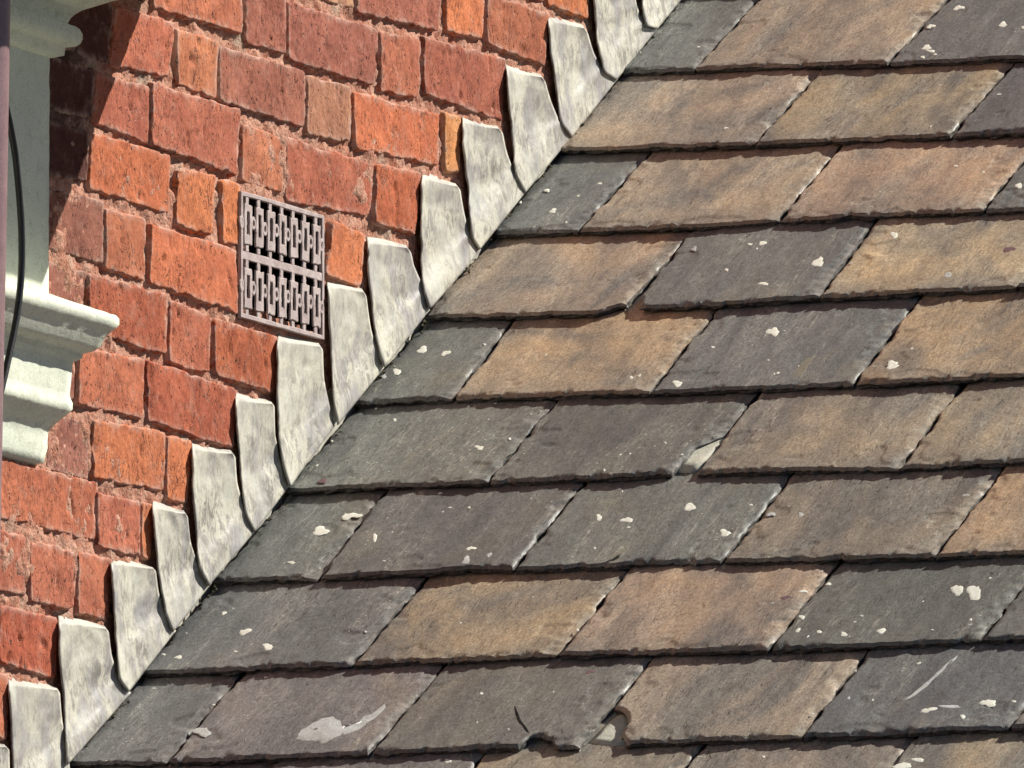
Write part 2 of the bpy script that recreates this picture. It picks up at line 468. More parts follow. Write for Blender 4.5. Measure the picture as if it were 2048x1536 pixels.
def build_brick(i, key, tl, tr, br, bl, proud):
    e = proud * .001
    g, gy = 3.0, 4.2        # the drawn outlines sit a little inside the real arrises
    bl, br, tr, tl = (bl[0] - g, bl[1] + gy), (br[0] + g, br[1] + gy), (tr[0] + g, tr[1] - gy), (tl[0] - g, tl[1] - gy)
    P = [on_wall(*p, e) for p in (bl, br, tr, tl)]
    c = (P[0] + P[1] + P[2] + P[3]) / 4
    q = np.array([((p - c).x, (p - c).z) for p in P])
    Wd = .5 * (np.linalg.norm(q[1] - q[0]) + np.linalg.norm(q[2] - q[3]))
    Ht = .5 * (np.linalg.norm(q[3] - q[0]) + np.linalg.norm(q[2] - q[1]))
    def ticks(L, step):
        ed = np.array([0, .0012, .0026, .0042, .006, .0085])
        n = max(3, int((L - .017) / step))
        return np.concatenate([ed, np.linspace(.0085, L - .0085, n)[1:-1], (L - ed)[::-1]])
    tu, tv = ticks(Wd, .003), ticks(Ht, .0026)
    U, Vv = np.meshgrid(tu, tv)
    u, v = U / Wd, Vv / Ht
    s = i * 7 + 3
    # ragged outline: shift the border a little
    wobx = .0014 * fbm(Vv * 50, U * 0 + (u > .5) * 9, s, 3) * np.abs(2 * u - 1) ** 4
    woby = .0016 * fbm(U * 45, Vv * 0 + (v > .5) * 9, s + 5, 3) * np.abs(2 * v - 1) ** 4
    X = (1 - u) * (1 - v) * q[0, 0] + u * (1 - v) * q[1, 0] + u * v * q[2, 0] + (1 - u) * v * q[3, 0] + wobx
    Z = (1 - u) * (1 - v) * q[0, 1] + u * (1 - v) * q[1, 1] + u * v * q[2, 1] + (1 - u) * v * q[3, 1] + woby
    r = .004 + .005 * random.random()
    dx, dy = np.minimum(U, Wd - U), np.minimum(Vv, Ht - Vv)
    ox, oy = np.maximum(r - dx, 0), np.maximum(r - dy, 0)
    d = np.where((ox > 0) & (oy > 0), r - np.hypot(ox, oy), np.minimum(dx, dy))
    d = d - .0022 * np.maximum(0, fbm(X * 85 + 3, Z * 85, s + 9, 3) - .15)
    hgt = .0008 - .014 + (.014 + 0) * sstep(np.clip(d + .0003, 0, None) / .0030) ** .55
    face = .0007 * fbm(X * 24, Z * 24, s + 2, 3) + .00045 * fbm(X * 160, Z * 160, s + 4, 2)
    pits = np.maximum(0, fbm(X * 95, Z * 45, s + 21, 3) - .80) * .007
    big = np.maximum(0, fbm(X * 26, Z * 26, s + 31, 3) - 1.15) * .008
    hgt = hgt + (face - pits - big) * sstep(d / .004)
    chip = np.clip(1 - d / .009, 0, 1)
    vs = np.stack([X, -hgt, Z], -1).reshape(-1, 3)
    o = mesh_obj('brick', vs, grid_faces(len(tu), len(tv)), M_BRICK, wall, Matrix.Translation(c), attr={'chip': chip.ravel()})
    k = BC[key]; j = .90 + .2 * random.random()
    o.color = (k[0] * j, k[1] * j * random.uniform(.95, 1.05), k[2] * j * random.uniform(.93, 1.07), 1)
    return o
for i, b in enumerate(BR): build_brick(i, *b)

# ------------------------------------------------------------------ air brick
ab = empty('air_brick', on_wall(566, 530))
tag(ab, 'pinkish grey perforated air brick set in the red brickwork', 'air brick')
def build_air_brick():
    e = .010
    TL, TR_, BR_, BL = [on_wall(*p, e) for p in ((481, 378), (648, 433), (650, 686), (483, 629))]
    org = Vector(ab.location)
    ux = (TR_ - TL + BR_ - BL) / 2; uz = (TL - BL + TR_ - BR_) / 2
    Wd, Ht = ux.length, uz.length
    ux.normalize(); uz.normalize()
    c = (TL + TR_ + BR_ + BL) / 4
    Mx = Matrix(((ux.x, 0, uz.x), (ux.y, -1, uz.y), (ux.z, 0, uz.z))).to_4x4()
    Mx = Matrix.Translation(c - org) @ Mx      # local x along, y outwards, z up
    rnd = random.Random(3)
    def slab(outline, hole, y0, y1, name, mat=M_IRON, parent=ab, bev=.0007):
        """A closed ring or plate: outline (and hole of the same count) raised from y0 to y1 with a small chamfer."""
        n = len(outline)
        o = np.array(outline); cx = o.mean(0)
        vs, fs = [], []
        def ring(pts, y): 
            k = len(vs); vs.extend([(p[0], y, p[1]) for p in pts]); return k
        def inset(pts, amt):
            p = np.array(pts); ce = p.mean(0); dd = p - ce
            return ce + dd * (1 - amt / (np.abs(dd).max(0) + 1e-6))
        a = ring(o, y0); b = ring(o, y1 - bev); t = ring(inset(o, bev), y1)
        def bridge(p, q):
            for k in range(n): fs.append([p + k, p + (k + 1) % n, q + (k + 1) % n, q + k])
        bridge(a, b); bridge(b, t)
        if hole is not None:
            hh = np.array(hole)
            t2 = ring(inset(hh, -bev), y1); b2 = ring(hh, y1 - bev); a2 = ring(hh, y0)
            bridge(t, t2); bridge(t2, b2); bridge(b2, a2)
        else:
            fs.append([t + k for k in range(n)])
        return mesh_obj(name, vs, fs, mat, parent, Mx, smooth=False)
    def rect(x0, x1, z0, z1, m=6):
        s = np.linspace(0, 1, m, endpoint=False)
        return [(x0 + (x1 - x0) * k, z0) for k in s] + [(x1, z0 + (z1 - z0) * k) for k in s] + \
               [(x1 - (x1 - x0) * k, z1) for k in s] + [(x0, z1 - (z1 - z0) * k) for k in s]
    jit = lambda pts, a: [(p[0] + rnd.uniform(-a, a), p[1] + rnd.uniform(-a, a)) for p in pts]
    fw = .0062
    slab(rect(-Wd / 2 + .004, Wd / 2 - .004, -Ht / 2 + .004, Ht / 2 - .004), None, -.080, -.070, 'shade_backing', M_VOID_SHADE)
    slab(rect(-Wd / 2 + .002, Wd / 2 - .002, -Ht / 2 + .002, Ht / 2 - .002), rect(-Wd / 2 + .0045, Wd / 2 - .0045, -Ht / 2 + .004, Ht / 2 - .004), -.072, -.003, 'shade_lining', M_VOID_SHADE)
    slab(jit(rect(-Wd / 2, Wd / 2, -Ht / 2, Ht / 2), .0005), jit(rect(-Wd / 2 + fw, Wd / 2 - fw, -Ht / 2 + fw * .8, Ht / 2 - fw * .8), .0005), -.004, 0, 'frame')
    slab(jit(rect(-Wd / 2 + fw * .7, Wd / 2 - fw * .7, -.0046, .0046), .0006), None, -.004, -.0006, 'middle_bar')
    n, x0, x1 = 7, -Wd / 2 + fw + .012, Wd / 2 - fw - .016
    for row, (zb, zt) in enumerate(((-Ht / 2 + fw * .8, -.0052), (.0052, Ht / 2 - fw * .8))):
        for k in range(n):
            x = x0 + (x1 - x0) * k / (n - 1)
            w, l, hh = .0104, .0036, zt - zb
            za, zc = zb + hh * .12, zt - hh * .14
            lo = slab(jit(rect(x - w, x + w, za, zc), .0009), jit(rect(x - l, x + l, za + .011, zc - .008), .0006), -.0012, .0008, 'grille_loop')
            # stems to the frame and a bead that ties it to its neighbour
            slab(jit(rect(x - .0042, x + .0042, zc - .002, zt + .001), .0006), None, -.0022, -.0006, 'stem', parent=ab)
            slab(jit(rect(x - .0042, x + .0042, zb - .001, za + .002), .0006), None, -.0022, -.0006, 'stem', parent=ab)
            xb = x + (x1 - x0) / (n - 1) / 2
            zm = (za + zc) / 2 + .002 + rnd.uniform(-.002, .002)
            oct_ = lambda rx, rz: [(xb + rx * math.cos(a), zm + rz * math.sin(a)) for a in np.linspace(0, 2 * math.pi, 10, endpoint=False)]
            slab(jit(oct_(.0068, .0078), .0006), jit(oct_(.0026, .0036), .0003), -.0016, .0003, 'bead', parent=ab)
        xb = x0 - (x1 - x0) / (n - 1) / 2 
        slab(jit(oct_(.0060, .0078), .0006), jit(oct_(.0024, .0036), .0003), -.0016, .0003, 'bead', parent=ab)
build_air_brick()

# ------------------------------------------------------------------ slate roof
roof = empty('slate_roof', O)
tag(roof, 'sloping roof of grey and brown slates against the brick wall', 'roof')
TK = .0078
COURSES = [   # tail polyline (left to right), joints as (upper px, tail px), colours
 ('Z', [(1380, -22), (1700, -34), (2350, -60)], [((1790, -170), (1690, -33)), ((2180, -180), (2080, -45))], 'gbgb'),
 ('A', [(1252, 140), (1390, 136), (1500, 130), (1770, 124), (2048, 112), (2400, 100)],
  [((1500, 0), (1385, 136)), ((1885, -8), (1775, 124)), ((2270, -20), (2165, 108))], 'gbgb'),
 ('B', [(1128, 296), (1320, 292), (1510, 285), (1700, 277), (1900, 268), (2400, 246)],
  [((1625, 143), (1510, 285)), ((2010, 130), (1900, 268)), ((2390, 118), (2285, 252))], 'bbgb'),
 ('C', [(990, 462), (1150, 458), (1400, 448), (1560, 438), (1760, 425), (1962, 417), (2400, 396)],
  [((1275, 312), (1155, 459)), ((1660, 300), (1555, 438)), ((2062, 285), (1963, 417)), ((2450, 262), (2350, 398))], 'gbtgb'),
 ('D', [(845, 630), (1000, 627), (1190, 622), (1212, 614), (1240, 606), (1256, 604), (1270, 612), (1450, 605), (1635, 590), (1850, 580), (2048, 570), (2400, 552)],
  [((1362, 470), (1256, 612)), ((1730, 452), (1636, 592)), ((2140, 440), (2026, 580)), ((2500, 425), (2400, 552))], 'bgbgb'),
 ('E', [(714, 802), (900, 793), (1100, 786), (1290, 780), (1500, 772), (1705, 765), (2048, 748), (2400, 730)],
  [((1010, 640), (905, 793)), ((1412, 625), (1297, 781)), ((1815, 607), (1705, 765)), ((2230, 590), (2118, 745))], 'gtgob'),
 ('F', [(572, 978), (780, 968), (970, 961), (1150, 952), (1340, 941), (1390, 940), (1600, 935), (1797, 932), (2048, 918), (2400, 900)],
  [((1092, 805), (972, 962)), ((1497, 790), (1388, 940)), ((1905, 775), (1797, 932)), ((2300, 757), (2190, 912))], 'ggbbb'),
 ('G', [(428, 1158), (630, 1152), (830, 1142), (960, 1134), (1022, 1135), (1240, 1126), (1440, 1118), (1660, 1114), (1868, 1108), (2048, 1102), (2400, 1086)],
  [((750, 990), (636, 1152)), ((1146, 970), (1024, 1135)), ((1562, 955), (1442, 1122)), ((1988, 940), (1868, 1108)), ((2390, 925), (2280, 1092))], 'gggmob'),
 ('H', [(290, 1342), (500, 1334), (700, 1325), (900, 1316), (1115, 1307), (1330, 1300), (1535, 1297), (1750, 1286), (1958, 1277), (2400, 1255)],
  [((832, 1160), (703, 1325)), ((1237, 1145), (1116, 1307)), ((1657, 1130), (1537, 1297)), ((2070, 1128), (1958, 1277)), ((2480, 1100), (2370, 1260))], 'gttggb'),
 ('I', [(146, 1524), (332, 1521), (540, 1512), (737, 1503), (900, 1497), (1035, 1491), (1056, 1472), (1066, 1468), (1100, 1474), (1112, 1490), (1158, 1489), (1250, 1482), (1420, 1476), (1600, 1470), (1830, 1460), (2048, 1450), (2400, 1436)],
  [((467, 1345), (335, 1521)), ((872, 1330), (738, 1503)), ((1287, 1315), (1158, 1489)), ((1722, 1300), (1602, 1470)), ((2130, 1285), (2020, 1452)), ((2530, 1270), (2420, 1435))], 'gppbgmb'),
 ('J', [(0, 1704), (600, 1690), (1200, 1664), (2400, 1618)],
  [((175, 1532), (35, 1703)), ((547, 1512), (410, 1690)), ((955, 1506), (820, 1684)), ((1388, 1492), (1256, 1664)), ((1812, 1477), (1690, 1650)), ((2230, 1470), (2110, 1630)), ((2600, 1450), (2500, 1615))], 'pppmmbb'),
]
SC = {'g': (.152, .155, .148, .3), 'p': (.190, .176, .166, .3), 'm': (.295, .242, .188, .8), 'b': (.385, .305, .220, .9), 't': (.405, .300, .210, .8), 'o': (.43, .305, .195, .75)}
# overrides of a side: (course, slate, side) -> polyline in px from the tail upwards
SIDE = {
 ('D', 0, 'R'): [(1254, 606), (1262, 588), (1362, 470)],
 ('D', 1, 'L'): [(1276, 614), (1284, 588), (1320, 530), (1366, 471)],
 ('F', 1, 'R'): [(1338, 944), (1362, 915), (1392, 884), (1446, 858), (1462, 832), (1492, 790)],
 ('I', 3, 'L'): [(1252, 1484), (1246, 1462), (1253, 1440), (1252, 1420), (1238, 1410), (1222, 1406), (1236, 1388), (1292, 1315)],
 ('H', 3, 'L'): [(1541, 1298), (1600, 1210), (1661, 1130)],
}
ROWG = []
slates = {}
def polyfun(pts, key):
    """pts in px -> function e(v) (key 'e') or v(e) (key 'v') on the roof plane."""
    q = np.array([on_roof(*p) for p in pts])
    if key == 'v':
        k = np.argsort(q[:, 0]); xs, ys = q[k, 0], q[k, 1]
    else:
        k = np.argsort(q[:, 1]); xs, ys = q[k, 1], q[k, 0]
    def f(t):
        t = np.asarray(t, float)
        r = np.interp(t, xs, ys)
        lo = ys[0] + (t - xs[0]) * (ys[1] - ys[0]) / (xs[1] - xs[0]) if key == 'v' else ys[0] + 0 * t
        hi = ys[-1] + (t - xs[-1]) * (ys[-1] - ys[-2]) / (xs[-1] - xs[-2])
        if key == 'e':   # above the last point go on straight up the slope
            base = ys[0] + (ys[-1] - ys[0]) / (xs[-1] - xs[0]) * (t - xs[0])
            hi = ys[-1] + .0 * t + (t - xs[-1]) * np.clip((ys[-1] - ys[0]) / (xs[-1] - xs[0]), -.05, .05)
        r = np.where(t < xs[0], lo, r); r = np.where(t > xs[-1], hi, r)
        return r
    return f
tailf = [polyfun(c[1], 'v') for c in COURSES]
GAUGE = abs(float(tailf[2](.4) - tailf[6](.4))) / 4
SLOPE = (TK + .0012) / GAUGE
def und(e, v, s):
    return .0010 * fbm(e * 14, v * 7, s, 2) + .00020 * fbm(e * 60, v * 28, s + 3, 3) + .00020 * fbm(e * 190, v * 90, s + 6, 2)

def build_slate(ci, k, lf, rf, tf, colkey, e_tail_l, e_tail_r):
    name = COURSES[ci][0]
    s = ci * 101 + k * 17
    rnd = random.Random(s)
    lift, tiltx = rnd.uniform(-.0006, .0012), rnd.uniform(-.006, .006)
    vt0 = float(tf(.5 * (e_tail_l + e_tail_r)))
    width = abs(e_tail_r - e_tail_l)
    nu = max(12, int(width / .0026))
    tu = np.concatenate([[0, .0012, .003, .0055], np.linspace(.008, width - .012, nu), [width - .009, width - .006, width - .0035, width - .0015, width]]) / width
    Lv = GAUGE * 2.04
    tv = np.concatenate([[0, .0012, .0028, .005], np.linspace(.008, GAUGE * 1.12, int(GAUGE * 1.12 / .0036)), np.linspace(GAUGE * 1.25, Lv, 5)])
    U, T = np.meshgrid(tu, tv)
    # tail line for every column, then v for every row
    ecol = e_tail_l + (e_tail_r - e_tail_l) * tu
    tail = tf(ecol) + .0010 * fbm(ecol * 70, ecol * 0 + s, s, 3) + .0042 * np.maximum(0, fbm(ecol * 85, ecol * 0, s + 2, 3, .65) - .45)
    fade = np.clip(1 - T / (GAUGE * 1.1), 0, 1)
    tailmean = vt0
    Vv = tailmean + T + (tail[None, :] - tailmean) * fade
    el_ = lf(Vv) + .0018 * fbm(Vv * 45, Vv * 0 + 3, s + 31, 3)
    er_ = rf(Vv) + .0022 * fbm(Vv * 45, Vv * 0 + 7, s + 37, 3)
    Ee = el_ + (er_ - el_) * U
    d_l, d_r, d_t = (U * (er_ - el_)), ((1 - U) * (er_ - el_)), Vv - tail[None, :]
    cr = np.clip(.0085 + .0075 * fbm(Vv * 34, Vv * 0 + 1, s + 41, 4, .65), .0015, .018)
    cl = np.clip(.0022 + .002 * fbm(Vv * 50, Vv * 0 + 2, s + 43, 3), .0006, .008)
    ct = np.clip(.0002 + .007 * fbm(Ee * 90, Ee * 0 + 5, s + 47, 4, .6), .0003, .009)
    wr, wl, wt = np.clip(1 - d_r / cr, 0, 1), np.clip(1 - d_l / cl, 0, 1), np.clip(1 - d_t / ct, 0, 1)
    drop = TK * np.maximum(np.maximum(.26 * wr ** 1.1, .45 * wl), .40 * wt ** 1.1)
    drop = drop + np.where(np.maximum(wr, wt) > 0, .0013 * np.abs(fbm(Ee * 140, Vv * 140, s + 53, 3)), 0)
    # shallow flakes lifted off near the margins
    fl = fbm(Ee * 22, Vv * 22, s + 61, 3)
    fmask = np.clip(1 - np.minimum(np.minimum(d_r, d_l), d_t) / .045, 0, 1)
    step = .0011 * sstep((fl + .55 * fmask - .85) / .03) * (fmask > 0)
    top = lift + tiltx * (Ee - e_tail_l) * .3 - SLOPE * (Vv - vt0) + und(Ee, Vv, s) - np.maximum(drop, 0) - step
    org_e, org_v = e_tail_l, vt0
    nv = len(tv); nU = len(tu)
    vs = np.stack([Ee - org_e, Vv - org_v, top], -1).reshape(-1, 3)
    chip = np.clip(np.maximum(np.maximum(wr * 1.4, wl), wt * .5), 0, 1).ravel()
    ring = ring_ids(nU, nv)
    rv = vs[ring]
    flat = lift - SLOPE * rv[:, 1]
    bot = flat - TK
    m0 = rv.copy()
    m1 = rv.copy(); m1[:, 2] = rv[:, 2] * .66 + bot * .34
    m2 = rv.copy(); m2[:, 2] = rv[:, 2] * .33 + bot * .67
    m3 = rv.copy(); m3[:, 2] = np.minimum(bot, rv[:, 2] - .0004)
    q = np.arange(len(ring))
    for mm, sd in ((m1, 71), (m2, 73), (m3, 79)):
        mm[:, 1] += np.where(rv[:, 1] < GAUGE * .3, .0030 * fbm(rv[:, 0] * 120, rv[:, 0] * 0 + sd, s + sd, 3) + .0008, 0)
        mm[:, 0] += .0008 * fbm(rv[:, 1] * 120, rv[:, 0] * 90, s + sd + 1, 2)
    n0 = len(vs); nr = len(ring)
    allv = np.concatenate([vs, m0, m1, m2, m3])
    fs = grid_faces(nU, nv).tolist()
    prev = [n0 + j for j in range(nr)]
    for lay in range(1, 4):
        cur = [n0 + lay * nr + j for j in range(nr)]
        for j in range(nr):
            j2 = (j + 1) % nr
            fs.append([prev[j2], prev[j], cur[j], cur[j2]])
        prev = cur
    chip = np.concatenate([chip, np.full(nr * 4, .12)])
    core = np.concatenate([np.zeros(n0), np.full(nr, .8), np.full(nr * 3, 1.0)])
    tailside = np.where(rv[:, 1] < GAUGE * .12, 1.0, .85)  # shade painted on tail faces; sunlit side edges toned down by colour
    core[n0:] *= np.tile(tailside, 4)
    mtx = RM.copy(); mtx.translation = (E * org_e + V * org_v)
    o = mesh_obj('slate', allv, fs, M_SLATE, roof, mtx, attr={'chip': chip, 'core': core})
    c = SC[colkey]; j = rnd.uniform(.9, 1.1)
    o.color = (c[0] * j, c[1] * j * rnd.uniform(.97, 1.03), c[2] * j * rnd.uniform(.95, 1.05), c[3])
    slates[(name, k)] = (o, org_e, org_v, vt0, lift, tiltx, s, lf, rf, tf)
    return o

E_LEFT = .011
for ci, (nm, tail, joints, cols) in enumerate(COURSES):
    tf = tailf[ci]
    jf = [polyfun([j[1], j[0]], 'e') for j in joints]
    jt = [on_roof(*j[1])[0] for j in joints]
    first = (lambda v: np.asarray(v, float) * 0 + E_LEFT)
    for k in range(len(joints)):
        lf = first if k == 0 else (lambda v, f=jf[k - 1]: f(v) + .0022)
        rf = (lambda v, f=jf[k]: f(v) - .0008)
        etl = E_LEFT if k == 0 else jt[k - 1] + .0022
        etr = jt[k] - .0008
        if (nm, k, 'L') in SIDE:
            lf = polyfun(SIDE[(nm, k, 'L')], 'e'); etl = on_roof(*SIDE[(nm, k, 'L')][0])[0]
        if (nm, k, 'R') in SIDE:
            rf = polyfun(SIDE[(nm, k, 'R')], 'e'); etr = on_roof(*SIDE[(nm, k, 'R')][0])[0]
        build_slate(ci, k, lf, rf, tf, cols[k], etl, etr)

# deck under the slates
d0 = -TK * 3.4
corner = lambda e, v, n: tuple(E * e + V * v + N * n)
vv0, vv1 = -.35, float(tailf[0](.4)) + .5
dv = [corner(.004, vv0, d0), corner(1.6, vv0, d0), corner(1.6, vv1, d0), corner(.004, vv1, d0),
      corner(.004, vv0, d0 - .03), corner(1.6, vv0, d0 - .03), corner(1.6, vv1, d0 - .03), corner(.004, vv1, d0 - .03)]
mesh_obj('deck', dv, [[0, 1, 2, 3], [7, 6, 5, 4], [0, 4, 5, 1], [1, 5, 6, 2], [2, 6, 7, 3], [3, 7, 4, 0]], M_DECK, roof, smooth=False)

# lead soakers: one upstand against the wall for every course, mostly hidden by the step flashing
for ci in range(1, len(COURSES)):
    va = float(tailf[ci](.02)); vb = va + GAUGE * 1.1
    jg = random.uniform(-.001, .001)
    A = [(.0035 + jg, va - .006, -.03), (.0035 + jg, vb, -.03), (.0035 + jg, vb, .034), (.0035 + jg, va - .006, .034)]
    B = [(e + .0018, v, n) for e, v, n in A]
    C_ = [(.016, va - .004, -.0005), (.016, vb, -.0005 - TK)]
    vs = [corner(*q) for q in A + B]
    mesh_obj('soaker', vs, [[0, 1, 2, 3], [7, 6, 5, 4], [0, 4, 5, 1], [1, 5, 6, 2], [2, 6, 7, 3], [3, 7, 4, 0]], M_LEAD, roof, smooth=False)

# things lying in the roof plane are built from outlines measured on it
def slate_at(x, y):
    e, v = on_roof(x, y)
    best = None
    for key, rec in slates.items():
        o, oe, ov, vt0, lift, tx, s, lf, rf, tf = rec
        if lf(v) - .002 <= e <= rf(v) + .002 and 0 <= v - tf(e) <= GAUGE * 1.02:
            best = rec
    return best, e, v

def surface(rec, e, v):
    o, oe, ov, vt0, lift, tx, s = rec[:7]
    return lift + tx * (e - oe) * .3 - SLOPE * (v - vt0) + und(e, v, s)

def blob(name, rec, pts, mat, thick=.0007, seed=0):
    """A thin crust with the given rim (roof e, v) lying on a slate's own surface."""
    o, oe, ov = rec[:3]
    p = np.array(pts); c = p.mean(0); n = len(p)
    vs = []
    for f, hh in ((1.0, -.00025), (.84, thick * .8), (.55, thick), (.25, thick)):
        q = c + (p - c) * f
        z = surface(rec, q[:, 0], q[:, 1]) + hh
        vs += [(a - oe, b - ov, zz) for (a, b), zz in zip(q, z)]
    zc = float(surface(rec, np.array([c[0]]), np.array([c[1]]))[0]) + thick
    vs.append((c[0] - oe, c[1] - ov, zc))
    fs = []
    for r in range(3):
        for k in range(n):
            k2 = (k + 1) % n
            fs.append([r * n + k, r * n + k2, (r + 1) * n + k2, (r + 1) * n + k])
    for k in range(n): fs.append([3 * n + k, 3 * n + (k + 1) % n, 4 * n])
    return mesh_obj(name, vs, fs, mat, o)

# lichen spots: centre px, half width and half height in px, slant, kind
SPOTS = [(1860, 45, 9, 6), (1853, 92, 13, 6), (1861, 100, 10, 4), (1845, 113, 5, 4), (1915, 6, 12, 7), (2005, 42, 11, 6), (2046, 48, 6, 4),
 (2036, 366, 7, 8), (1092, 372, 6, 5), (1105, 417, 9, 6), (1198, 358, 5, 3), (1155, 385, 4, 2), (1498, 479, 6, 3), (1523, 476, 9, 6),
 (1635, 519, 13, 15), (1526, 565, 11, 5), (1786, 460, 9, 9), (1896, 547, 12, 6, 'g'), (2016, 491, 15, 8, 'k'), (1543, 652, 15, 12), (1354, 765, 12, 8),
 (1785, 730, 17, 10), (1386, 487, 8, 6, 'g'), (843, 690, 14, 8), (890, 698, 10, 7), (792, 737, 11, 8), (765, 748, 8, 8, 'g'), (787, 828, 4, 4),
 (958, 889, 11, 6), (699, 1020, 20, 9), (639, 1053, 21, 10), (582, 1122, 9, 4), (749, 1072, 5, 11), (942, 1096, 11, 6), (933, 1122, 11, 9, 'g'),
 (979, 1110, 6, 6, 'g'), (1196, 1025, 8, 8), (1252, 1031, 15, 8), (1378, 1006, 16, 9), (1448, 1060, 14, 9), (446, 1216, 6, 5), (488, 1257, 14, 8),
 (535, 1291, 13, 8), (356, 1312, 11, 4), (1655, 1156, 6, 5), (1603, 1230, 7, 6), (1595, 1258, 7, 5), (1638, 1263, 8, 4), (1687, 1268, 10, 5),
 (1762, 1259, 13, 6), (1914, 1171, 14, 15), (1946, 1176, 18, 20), (402, 1461, 20, 12, 'g'), (1835, 1315, 6, 3), (1925, 1433, 6, 6),
 (1975, 1402, 18, 11), (1855, 1417, 20, 7), (1900, 1410, 26, 5, 'g'), (893, 1511, 9, 5), (1800, 1524, 20, 12), (1834, 1509, 14, 6), (2005, 1531, 26, 9),
 (598, 1531, 12, 6), (1570, 1190, 12, 6, 'k'), (1605, 1176, 9, 4), (1178, 1333, 11, 6, 'k'), (645, 962, 12, 5, 'k'), (1555, 742, 4, 3), (425, 1400, 4, 2),
 (470, 1300, 5, 2), (1090, 700, 3, 2), (1262, 752, 5, 4), (1278, 748, 4, 3), (920, 1240, 3, 2), (1500, 1000, 4, 3), (1330, 880, 3, 2), (1370, 1008, 3, 2),
 (730, 1258, 3, 2), (850, 1490, 5, 3), (1700, 520, 3, 2), (1240, 905, 3, 2), (662, 873, 3, 3), (1930, 980, 8, 4, 'g'), (1540, 1020, 10, 6, 'g'), (1600, 1022, 8, 5, 'g')]
rs = random.Random(91)
for _ in range(150):
    x, y = rs.uniform(180, 2040), rs.uniform(10, 1530)
    rec = slate_at(x, y)[0]
    if rec is None or (rec[0].color[3] > .5 and rs.random() < .72): continue
    q = rs.uniform(1.6, 4.2)
    SPOTS.append((x, y, q * rs.uniform(.8, 1.6), q * rs.uniform(.5, 1.0), rs.choice('wwwg')))
for i, sp in enumerate(SPOTS):
    x, y, a, b = sp[0], sp[1], sp[2] * .86, sp[3] * .86
    kind = sp[4] if len(sp) > 4 else 'w'
    rec, e, v = slate_at(x, y)
    if rec is None: continue
    rnd = random.Random(i * 5 + 1)
    n = 18; pts = []
    ph = rnd.uniform(0, 6)
    for k in range(n):
        t = 2 * math.pi * k / n
        rr = 1 + .22 * math.sin(2 * t + ph) + .16 * math.sin(3 * t + ph * 2) + rnd.uniform(-.2, .2)
        px, py = x + a * rr * math.cos(t) + .25 * b * math.sin(t), y - b * rr * math.sin(t)
        pts.append(on_roof(px, py))
    blob('lichen', rec, pts, {'w': M_LICHEN, 'g': M_LICHEN_GREY, 'k': M_LICHEN_PINK}[kind], .00020 if kind == 'w' else .00012)
def outline_blob(name, px, mat, thick):
    c = np.array(px).mean(0)
    rec, e, v = slate_at(*c)
    if rec is None: return
    pts = []
    for i in range(len(px)):
        p, q = np.array(px[i]), np.array(px[(i + 1) % len(px)])
        pts.append(on_roof(*p)); pts.append(on_roof(*((p + q) / 2 + np.array([random.uniform(-1.5, 1.5), random.uniform(-1.2, 1.2)]))))
    return blob(name, rec, pts, mat, thick)
outline_blob('lichen', [(585, 1478), (596, 1458), (622, 1440), (642, 1430), (664, 1425), (684, 1434), (690, 1450), (688, 1468), (666, 1478), (644, 1488), (636, 1480), (606, 1480)], M_LICHEN_GREY, .0002)
outline_blob('lichen', [(672, 1468), (680, 1450), (706, 1452), (714, 1440), (726, 1426), (752, 1420), (766, 1404), (776, 1394), (774, 1406), (756, 1428), (734, 1442), (716, 1458), (692, 1468)], M_LICHEN_GREY, .0002)
outline_blob('lichen', [(1786, 1406), (1812, 1390), (1845, 1362), (1862, 1348), (1900, 1308), (1918, 1294), (1912, 1306), (1876, 1344), (1852, 1368), (1826, 1388)], M_LICHEN_GREY, .00015)
outline_blob('lichen', [(1580, 752), (1592, 730), (1612, 708), (1634, 700), (1622, 720), (1606, 746), (1598, 756)], mat_simple('dry_stain', (.27, .245, .18), (.22, .20, .165), 40, .9, .1), .0001)

M_CRACK = mat_simple('fracture', (.02, .018, .017), (.035, .032, .03), 80, .95, .05)
outline_blob('crack', [(1026, 1403), (1029, 1425), (1038, 1446), (1054, 1466), (1063, 1470), (1047, 1449), (1035, 1427), (1030, 1408)], M_CRACK, .0003)
outline_blob('crack', [(1146, 150), (1148, 162), (1150, 176), (1146, 190), (1142, 196), (1147, 178), (1145, 162)], M_CRACK, .00006)
#outline_blob('crack', [(1254, 205), (1262, 222), (1284, 246), (1314, 262), (1286, 249), (1262, 227)], M_CRACK, .00005)
outline_blob('crack', [(1204, 1126), (1222, 1118), (1246, 1102), (1240, 1114), (1226, 1122)], M_CRACK, .00005)

# bedding mortar showing in the gaps of broken slates
def wedge(name, px, n_top, mat, thick=.004):
    p = [on_roof(*q, n_top) for q in px]
    c = np.array(p).mean(0)
    vt = min(b for a, b in p)
    nt = lambda b: n_top - SLOPE * (b - vt)
    top = [(a, b, nt(b) + random.uniform(-.0004, .0004)) for a, b in p]
    base = [(a, b, nt(b) - thick) for a, b in p]
    mid = [(c[0] + (a - c[0]) * .6, c[1] + (b - c[1]) * .6, nt(c[1] + (b - c[1]) * .6) + .0006 + random.uniform(-.0005, .0005)) for a, b in p]
    vs = [tuple(E * a + V * b + N * z) for a, b, z in base + top + mid] + [tuple(E * c[0] + V * c[1] + N * (nt(c[1]) + .0008))]
    n = len(p); fs = []
    for r in range(2):
        for k in range(n): fs.append([r * n + k, r * n + (k + 1) % n, (r + 1) * n + (k + 1) % n, (r + 1) * n + k])
    for k in range(n): fs.append([2 * n + k, 2 * n + (k + 1) % n, 3 * n])
    return mesh_obj(name, vs, fs, mat, roof)
vF = float(tailf[6](.55))
